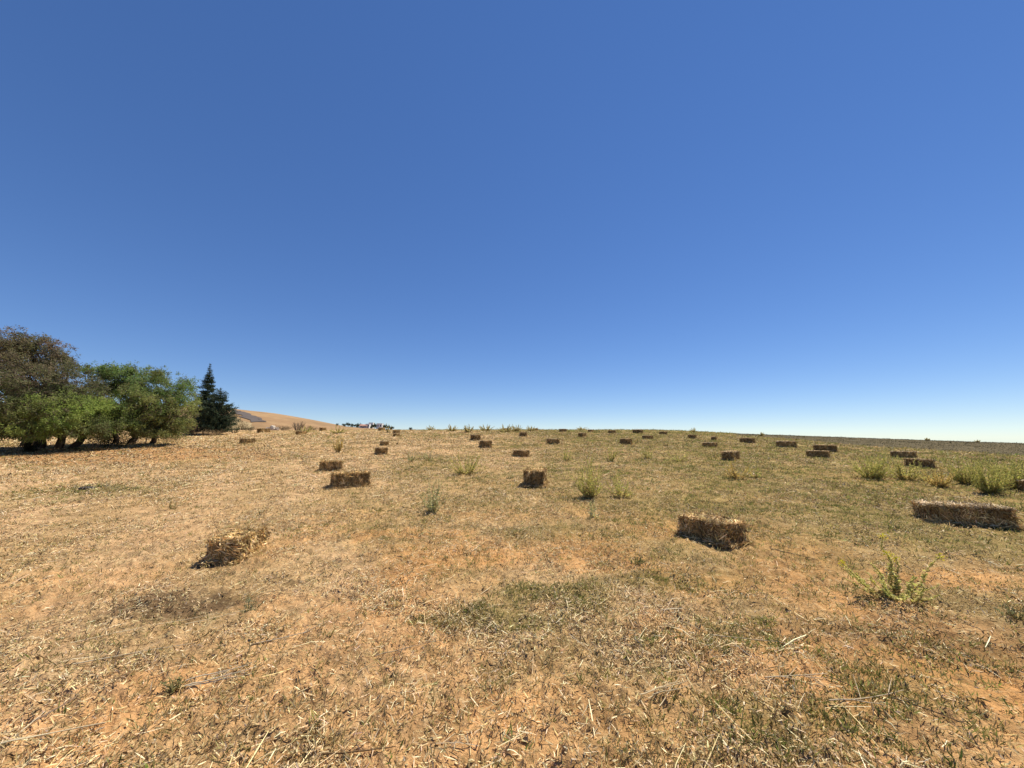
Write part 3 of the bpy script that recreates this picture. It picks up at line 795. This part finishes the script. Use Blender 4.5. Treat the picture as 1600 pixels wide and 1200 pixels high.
YA = 25.0
b = at(60, 701); YA = b[1]
pA = np.array([tp(40, 700, YA + 1.5)[0], YA + 1.5, 0]); pA[2] = float(H(pA[0], pA[1]))
def blob(base, px, py, wpx, hpx, Y, ry, wt, ci):
    c = tp(px, py, Y) - base
    return (c[0], c[1], c[2], wpx / F * Y / 2, ry, hpx / F * Y / 2, wt, ci)
broad_tree('broadleaf_tree', 'tallest tree, dusty brown-green with thin twiggy top, at the picture edge', pA,
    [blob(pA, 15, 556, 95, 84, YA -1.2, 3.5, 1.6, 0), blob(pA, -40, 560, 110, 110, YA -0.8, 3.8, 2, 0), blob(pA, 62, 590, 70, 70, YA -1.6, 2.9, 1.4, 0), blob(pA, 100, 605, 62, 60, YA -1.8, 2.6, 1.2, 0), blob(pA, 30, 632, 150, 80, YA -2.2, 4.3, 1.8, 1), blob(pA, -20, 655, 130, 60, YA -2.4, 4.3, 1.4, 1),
     blob(pA, 116, 640, 44, 70, YA -1.8, 2.3, .8, 1), blob(pA, 36, 536, 50, 36, YA -1.3, 1.7, .5, 0)],
    [(0, 0, -.6, .2, 2.6, .26), (.9, -.1, .9, .3, 2.4, .2)], 400, 270, [BRN, DGR], (.08, .17), .32, .3, .29, 26)
pB = at(93, 701)
YB = pB[1]
broad_tree('broadleaf_tree', 'light green feathery tree with drooping branches and several dark trunks', pB,
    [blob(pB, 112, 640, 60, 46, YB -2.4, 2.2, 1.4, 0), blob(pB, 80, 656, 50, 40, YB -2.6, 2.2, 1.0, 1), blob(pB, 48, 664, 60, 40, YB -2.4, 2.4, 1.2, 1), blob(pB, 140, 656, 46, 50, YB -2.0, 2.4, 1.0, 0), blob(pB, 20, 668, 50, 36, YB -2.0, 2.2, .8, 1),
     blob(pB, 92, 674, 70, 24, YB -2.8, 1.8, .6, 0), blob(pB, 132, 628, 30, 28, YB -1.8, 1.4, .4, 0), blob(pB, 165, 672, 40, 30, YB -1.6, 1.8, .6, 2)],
    [(0, 0, .1, .1, 1.5, .20), (.6, .1, .9, .2, 1.7, .18), (-.85, -.1, -.4, .1, 1.5, .12)], 270, 230, [LGR, OLV, DGR], (.07, .17), .28, .8, .26, 5)
pC = at(200, 696)
YC = pC[1] + 1.5
pC = np.array([tp(205, 690, YC)[0], YC, 0]); pC[2] = float(H(pC[0], pC[1]))
broad_tree('broadleaf_tree', 'wide green round-topped tree between the tallest tree and the conifers', pC,
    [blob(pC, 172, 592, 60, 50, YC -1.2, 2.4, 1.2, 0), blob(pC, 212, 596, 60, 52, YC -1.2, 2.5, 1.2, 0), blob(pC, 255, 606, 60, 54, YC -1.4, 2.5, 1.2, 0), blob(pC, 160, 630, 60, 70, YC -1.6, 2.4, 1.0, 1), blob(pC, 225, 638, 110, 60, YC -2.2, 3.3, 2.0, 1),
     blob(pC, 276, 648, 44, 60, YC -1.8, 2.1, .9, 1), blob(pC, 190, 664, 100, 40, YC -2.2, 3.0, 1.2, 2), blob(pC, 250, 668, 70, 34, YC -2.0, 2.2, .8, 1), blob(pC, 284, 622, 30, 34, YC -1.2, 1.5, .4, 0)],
    [(0, 0, .3, .1, 2.0, .2), (-1.2, .2, -.7, 0, 1.9, .16), (1.3, .1, .9, .1, 1.9, .15)], 380, 270, [MGR, OLV, DGR], (.08, .16), .32, .35, .27, 12)
pD = at(228, 692)
broad_tree('small_tree', 'small thin-stemmed dark sapling in front of the wide green tree', pD,
    [blob(pD, 224, 664, 44, 28, pD[1], .6, 1, 0)], [(0, 0, -.05, 0, .9, .035)], 34, 70, [OLV], (.05, .11), .3, .4, .17, 6, lowz=.3)

def conifer(name, label, base, h, rbase, tiers, spire=1.0, dens=1.0, lift=-.10):
    root = empty(name, base); tag(root, label, 'conifer', 'conifers at the field edge')
    T = Soup(); Lf = Soup()
    T.tube([(0, 0, -.1), (.02, 0, h * .5), (0, .01, h * .97)], [.10, .06, .012], BARK, 7)
    NC = [(.045, .075, .045), (.033, .055, .036), (.06, .09, .05), (.07, .085, .045)]
    for k in range(tiers):
        f = k / (tiers - 1)
        z = h * (.05 + .95 * f ** .9) * (1 + (.015 if f < .75 else 0) * rng.normal())
        tf = 1 - .6 * sstep(.7, 1, f)
        rr = rbase * ((1 - f) ** spire * (.85 + .3 * rng.random()) + .04)
        nb = max(4, int(10 * (1 - f) + 5))
        for q in range(nb):
            a = rng.uniform(0, 2 * math.pi); ln = rr * rng.uniform(.6, 1.12)
            tip = np.array([math.cos(a) * ln, math.sin(a) * ln, z + lift * ln + .22 * ln * rng.normal() + .04])
            st = np.array([0, 0, z - .05 * h / tiers])
            limb(T, st, tip, .018, .005, BARK, .06, 4, 3, .03)
            n = int((130 * ln / .8 + 40) * dens)
            t = rng.uniform(.12, 1.05, n)
            wd = .07 * tf + .13 * ln * (1.1 - t)
            P = st + (tip - st) * t[:, None] + rng.normal(size=(n, 3)) * np.stack([wd, wd, .05 + .02 * t], 1)
            D = unit(np.array([math.cos(a), math.sin(a), .35]) + .75 * rng.normal(size=(n, 3)))
            L = rng.uniform(.07, .15, n) * tf
            Lf.leaves(P, D, rdir(n), L, L * .4, pal(NC, n, None, .25))
    T.build('trunk', M_bark, root); Lf.build('crown', M_needle, root)
    return root
pE = at(314, 676)
YE = max(34.0, pE[1] - 2)
pE = np.array([tp(317, 676, YE)[0], YE, 0]); pE[2] = float(H(pE[0], pE[1]))
sE = YE / F
conifer('conifer_tree', 'tall dark conifer with a narrow pointed spire top', pE, tp(316, 570, YE)[2] - pE[2], 25 * sE, 30, 1.15, .8)
pF = np.array([tp(338, 676, YE - .8)[0], YE - .8, 0]); pF[2] = float(H(pF[0], pF[1]))
conifer('conifer_tree', 'shorter bushy dark conifer beside the spire-topped one', pF, tp(333, 610, YE)[2] - pF[2], 24 * sE, 17, .6, 1.0, .35)

def shrub(name, label, px, py, wpx, hpx, cols, n=1500, Y=None, leaf=(.05, .12), lw=.3, nst=10, dead=False, cat='shrub', group='shrubs along the field edge', up=.2):
    p = at(px, py)
    if Y: p = np.array([tp(px, py, Y)[0], Y, 0]); p[2] = float(H(p[0], p[1]))
    s = p[1] / F; w = wpx * s / 2; h = hpx * s
    root = empty(name, p); tag(root, label, cat, group)
    T = Soup(); tips = []
    for k in range(nst):
        a = rng.uniform(0, 2 * math.pi); o = w * math.sqrt(rng.random())
        e = np.array([math.cos(a) * o, math.sin(a) * o, h * rng.uniform(.55, 1.0) * (1 - .4 * (o / w) ** 2)])
        limb(T, (e[0] * .25, e[1] * .25, -.05), e, .02 * h, .006 * h, (.16, .12, .09) if dead else BARK, .05, 5, 4, .05); tips.append(e)
        if dead:
            for q in range(4):
                limb(T, e * rng.uniform(.4, .8), e * rng.uniform(.8, 1.0) + rng.normal(0, .12 * h, 3), .008 * h, .003 * h, (.2, .16, .12), 0, 3, 3, .03)
    T.build('stems', M_bark, root)
    if n:
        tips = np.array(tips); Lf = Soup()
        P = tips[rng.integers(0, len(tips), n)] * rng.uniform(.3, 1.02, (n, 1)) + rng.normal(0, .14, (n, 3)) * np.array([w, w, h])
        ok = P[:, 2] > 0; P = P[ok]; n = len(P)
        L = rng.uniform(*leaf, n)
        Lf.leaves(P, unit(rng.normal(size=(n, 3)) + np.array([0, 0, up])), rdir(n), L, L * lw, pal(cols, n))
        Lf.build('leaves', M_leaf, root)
    return root
DRY = [(.32, .24, .14), (.25, .18, .10), (.40, .31, .18)]
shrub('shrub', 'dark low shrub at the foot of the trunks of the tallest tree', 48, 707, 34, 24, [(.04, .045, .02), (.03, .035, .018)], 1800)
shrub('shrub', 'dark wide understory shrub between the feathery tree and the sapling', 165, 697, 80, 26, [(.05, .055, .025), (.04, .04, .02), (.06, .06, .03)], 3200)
shrub('shrub', 'brown dry reedy shrub at the foot of the spire conifer', 300, 681, 26, 24, DRY, 420, leaf=(.1, .3), lw=.07, up=1.6, nst=16)
shrub('shrub', 'olive bush growing between the wide green tree and the conifers', 268, 684, 56, 26, OLV, 2600)
shrub('shrub', 'pale dry scrub in front of the bushy conifer', 338, 681, 40, 10, DRY, 900, leaf=(.08, .18), lw=.12, up=1.2)
shrub('shrub', 'straw-coloured scrub on the track edge before the olive bush', 262, 691, 44, 10, [(.42, .33, .18), (.36, .27, .14)], 900, leaf=(.06, .16), lw=.12, up=1.0)
shrub('shrub', 'brown bush on the slope just past the bushy conifer', 366, 674, 22, 20, [(.20, .17, .08), (.27, .21, .11), (.15, .14, .06)], 1100, Y=42)
shrub('shrub', 'brown scrub clump low on the slope, uphill of the bushy conifer', 378, 671, 26, 16, [(.22, .17, .09), (.28, .22, .12)], 1000, Y=52)
shrub('shrub', 'low dark bush before the pale bank', 388, 671, 20, 9, [(.09, .09, .045), (.13, .11, .06)], 800, Y=46)
shrub('dead_shrub', 'leafless twiggy grey shrub on the crest against the tan hill', 466, 671, 22, 20, DRY, 0, nst=26, dead=True, Y=47)
shrub('shrub', 'dark flat hedge clump beside the leafless twiggy shrub', 446, 670, 26, 9, [(.10, .085, .05), (.14, .11, .06)], 900, Y=49)
shrub('shrub', 'dark flat bush downhill side of the leafless twiggy shrub', 486, 672, 22, 8, [(.12, .10, .055), (.16, .13, .06)], 800, Y=49)

# dark stone in the grass, pale rubble
def stone(name, label, px, py, wpx, hpx, col, seed, cat='stone', group=None, Y=None):
    p = at(px, py)
    if Y: p = np.array([tp(px, py, Y)[0], Y, 0]); p[2] = float(H(p[0], p[1]))
    s = p[1] / F; S = Soup()
    u, v = np.meshgrid(np.linspace(0, 2 * math.pi, 19)[:-1], np.linspace(.02, math.pi - .02, 10))
    u, v = u.ravel(), v.ravel()
    d = np.stack([np.sin(v) * np.cos(u), np.sin(v) * np.sin(u), np.cos(v)], 1)
    k = .75 + .6 * fbm(d[:, 0] * 1.7 + seed, d[:, 1] * 1.7 + 2 * d[:, 2], seed, 3)
    V = d * k[:, None] * np.array([wpx * s / 2, wpx * s / 2.6, hpx * s / 1.6]); V[:, 2] += hpx * s * .3
    i = np.arange(9)[:, None] * 18; j = np.arange(18)[None]; j2 = (j + 1) % 18
    S.add(V, np.stack([i + j, i + 18 + j, i + 18 + j2, i + j2], -1).reshape(-1, 4), col)
    o = S.build(name, M_plain); o.location = p
    return tag(o, label, cat, group)
stone('stone', 'dark low stone lying in the grey-green grass patch', 135, 765, 20, 5, (.05, .045, .04), 4)
RB = 'pale boulders beside the far bush'
stone('boulder', 'bigger pale boulder beside the dark hedge clump', 426, 670, 9, 8, (.52, .46, .38), 8, 'boulder', RB, 50)
stone('boulder', 'smaller pale boulder next to the bigger pale one', 418, 670, 7, 5, (.45, .38, .31), 11, 'boulder', RB, 50)
stone('boulder', 'low flat boulder on the hedge side of the bigger pale one', 433, 670, 7, 5, (.40, .33, .27), 15, 'boulder', RB, 50)

# ------------------------------------------------------------------ far hill, village
HY = 420.0
_hp = np.array([-900, -200, 250, 345, 372, 420, 460, 500, 530, 570, 620, 660, 720, 900, 1500], float)
_hr = np.array([640, 634, 633, 637, 640, 645, 652, 660, 665.5, 669, 671.5, 674, 678, 700, 730], float)
def hill_z(x, y):
    px = 800 + F * x / HY
    top = EYE + (HORIZON - np.interp(px, _hp, _hr)) / F * HY
    t = sstep(130, HY, y); back = sstep(HY, 900, y)
    return (-14 + (top + 14) * t ** .8) - back * (top + 34) + 1.2 * (fbm(x / 45, y / 45, 90, 3) - .5) * (1 - t)
xs = np.linspace(-900, 330, 200); ys = np.concatenate([np.linspace(130, 420, 70), np.linspace(430, 900, 20)])
HX, HYY = np.meshgrid(xs, ys); hx, hy = HX.ravel(), HYY.ravel()
i = np.arange(len(ys) - 1)[:, None] * len(xs); j = np.arange(len(xs) - 1)[None]
hq = np.stack([i + j, i + j + 1, i + len(xs) + j + 1, i + len(xs) + j], -1).reshape(-1, 4)
hn = fbm(hx / 40, hy / 25, 95, 4)
hc = np.array([.27, .175, .092])[None] * (.7 + .6 * hn)[:, None]
hb = sstep(.5, .62, fbm(hx / 90, hy / 14, 97, 3))
hc = hc * (1 - .35 * hb[:, None]) + .35 * hb[:, None] * np.array([.24, .14, .075])
tag(np_mesh('hill', np.stack([hx, hy, hill_z(hx, hy)], 1), hq, hc, M_far, smooth=True), 'bare tan hill beyond the field', 'hill', kind='structure')

def hill_pt(px, py):
    d = ray(px, py); T = np.arange(140, 560, .5)
    z = EYE + d[2] * T; h = hill_z(d[0] * T, d[1] * T)
    k = np.nonzero(z <= h)[0]
    t = T[k[0]] if len(k) else T[int(np.argmin(np.where(d[1] * T > 300, z - h, 999)))]
    return np.array([d[0] * t, d[1] * t, float(hill_z(d[0] * t, d[1] * t))])
# dark ploughed strip lying on the hill
def strip(name, label, left, right, col, n=24):
    A = np.array([hill_pt(*p) for p in left]); B = np.array([hill_pt(*p) for p in right])
    t = np.linspace(0, 1, len(A)); q = np.linspace(0, 1, n)
    A = np.stack([np.interp(q, t, A[:, k]) for k in range(3)], 1); B = np.stack([np.interp(q, t, B[:, k]) for k in range(3)], 1)
    m = 7; V = np.stack([A + (B - A) * s for s in np.linspace(0, 1, m)], 1).reshape(-1, 3)
    V[:, :2] += (fbm(V[:, 0] / 6, V[:, 1] / 6, 99, 3) - .5)[:, None] * np.array([9.0, 12.0])
    V[:, 2] = hill_z(V[:, 0], V[:, 1]) + .5
    i = np.arange(n - 1)[:, None] * m; j = np.arange(m - 1)[None]
    Q = np.stack([i + j, i + j + 1, i + m + j + 1, i + m + j], -1).reshape(-1, 4)
    tag(np_mesh(name, V, Q, np.array(col)[None] * np.ones((len(V), 1)), M_far, smooth=True), label, 'field', kind='structure')
strip('ploughed_field', 'dark ploughed strip running down the tan hill', [(345, 640.3), (360, 642.5), (371, 647.5), (384, 654), (396, 660.5)], [(345, 639.5), (368, 641.8), (384, 644.6), (402, 652.5), (413, 659.5)], (.10, .085, .08))
strip('pale_bank', 'pale cut bank below the ploughed strip', [(335, 672), (360, 672), (378, 671), (392, 669)], [(340, 650), (358, 650.5), (372, 656), (390, 664)], (.33, .25, .14))

FT = Soup()
def far_tree_mesh(seed, w=6.0, h=4.5):
    S = Soup(); n = 260
    c = rng.normal(size=(9, 3)) * np.array([w * .2, w * .2, h * .16]) + np.array([0, 0, h * .55])
    P = c[rng.integers(0, 9, n)] + rng.normal(0, .16, (n, 3)) * np.array([w, w, h]) * .62
    P[:, 2] = np.maximum(P[:, 2], .1)
    L = rng.uniform(.7, 1.3, n)
    S.leaves(P, rdir(n), rdir(n), L, L * .6, pal([(.045, .06, .03), (.06, .075, .04), (.035, .045, .025)], n))
    S.tube([(0, 0, -.5), (0, 0, h * .5)], [.25, .12], BARK, 5)
    return S.build('far_tree', M_leaf)
FPR = [far_tree_mesh(k) for k in range(3)]
FTS = [(527, 665.5, .55), (538, 667, .75), (544, 668, .9), (551, 669, .8), (557, 670, .9), (562, 671, 1.0), (571, 672, .45), (579, 672, .7), (585, 671, 1.1), (588, 673, .9), (594, 673, .4), (600, 673, 1.0), (606, 674, .9), (612, 675, .8), (641, 675, .7)]
FUSED = [False] * 3
for k, (px, py, s) in enumerate(FTS):
    q = k % 3
    if not FUSED[q]: o = FPR[q]; FUSED[q] = True
    else: o = FPR[q].copy(); COL.objects.link(o)
    p = tp(px, py, HY - 6 - 5 * (k % 2)); p[2] = min(p[2], float(hill_z(p[0], p[1])) + 0.0) if False else float(hill_z(p[0], p[1]))
    o.location = p; o.rotation_euler = (0, 0, k * 1.7); o.scale = (s, s, s)
    tag(o, {0: 'single dark tree at the hill end of the far treeline', 14: 'single dark tree standing apart past the village'}.get(k, 'dark tree in the far treeline around the white houses'), 'tree', 'trees of the far treeline')

def box(S, x0, x1, y0, y1, z0, z1, col):
    V = np.array([(x, y, z) for z in (z0, z1) for y in (y0, y1) for x in (x0, x1)], float)
    S.add(V, [(0, 2, 3, 1), (4, 5, 7, 6), (0, 1, 5, 4), (2, 6, 7, 3), (0, 4, 6, 2), (1, 3, 7, 5)], col)
def house(label, px, py, w, d, h, wall, roof, pitched, Y):
    p = tp(px, py, Y); p[2] = float(hill_z(p[0], p[1])) - .3
    root = empty('house', p, 0); tag(root, label, 'house', 'houses on the far rise')
    S = Soup(); box(S, -w / 2, w / 2, -d / 2, d / 2, -2, h, wall); S.build('wall', M_plain, root)
    S = Soup()
    if pitched:
        V = np.array([(-w / 2 - .3, -d / 2 - .3, h), (w / 2 + .3, -d / 2 - .3, h), (w / 2 + .3, d / 2 + .3, h), (-w / 2 - .3, d / 2 + .3, h), (-w / 2, 0, h + 1.4), (w / 2, 0, h + 1.4)], float)
        S.add(V, [(0, 1, 5, 4), (2, 3, 4, 5), (0, 3, 2, 1)], roof); S.add(V[[1, 2, 5, 5]], [(0, 1, 2, 3)], roof); S.add(V[[3, 0, 4, 4]], [(0, 1, 2, 3)], roof)
    else:
        box(S, -w / 2 - .15, w / 2 + .15, -d / 2 - .15, d / 2 + .15, h + .003, h + .35, roof)
    S.build('roof', M_plain, root)
    for k in range(2):
        S = Soup(); x = (-.25 + .5 * k) * w
        box(S, x - .5, x + .5, -d / 2 - .06, -d / 2 - .01, h * .45, h * .8, (.06, .07, .08)); S.build('window', M_plain, root)
    S = Soup(); box(S, -.5, .5, -d / 2 - .06, -d / 2 - .01, 0, min(2.1, h * .7), (.18, .12, .08)); S.build('door', M_plain, root)
house('low house with pinkish roof on the far rise', 569, 668, 8, 6, 2.8, (.58, .48, .42), (.42, .24, .19), True, HY - 14)
house('small bright white house touching the pink-roofed one', 575.5, 667, 3.6, 5, 4.6, (.8, .8, .78), (.78, .78, .76), False, HY - 13)
house('white block house standing higher behind the treetops', 580.5, 666, 4.5, 5, 6.2, (.8, .8, .78), (.75, .75, .73), False, HY + 1)
house('widest white house at the lower end of the far village', 594, 669, 5.5, 6, 5.6, (.8, .8, .78), (.76, .76, .74), False, HY - 12)
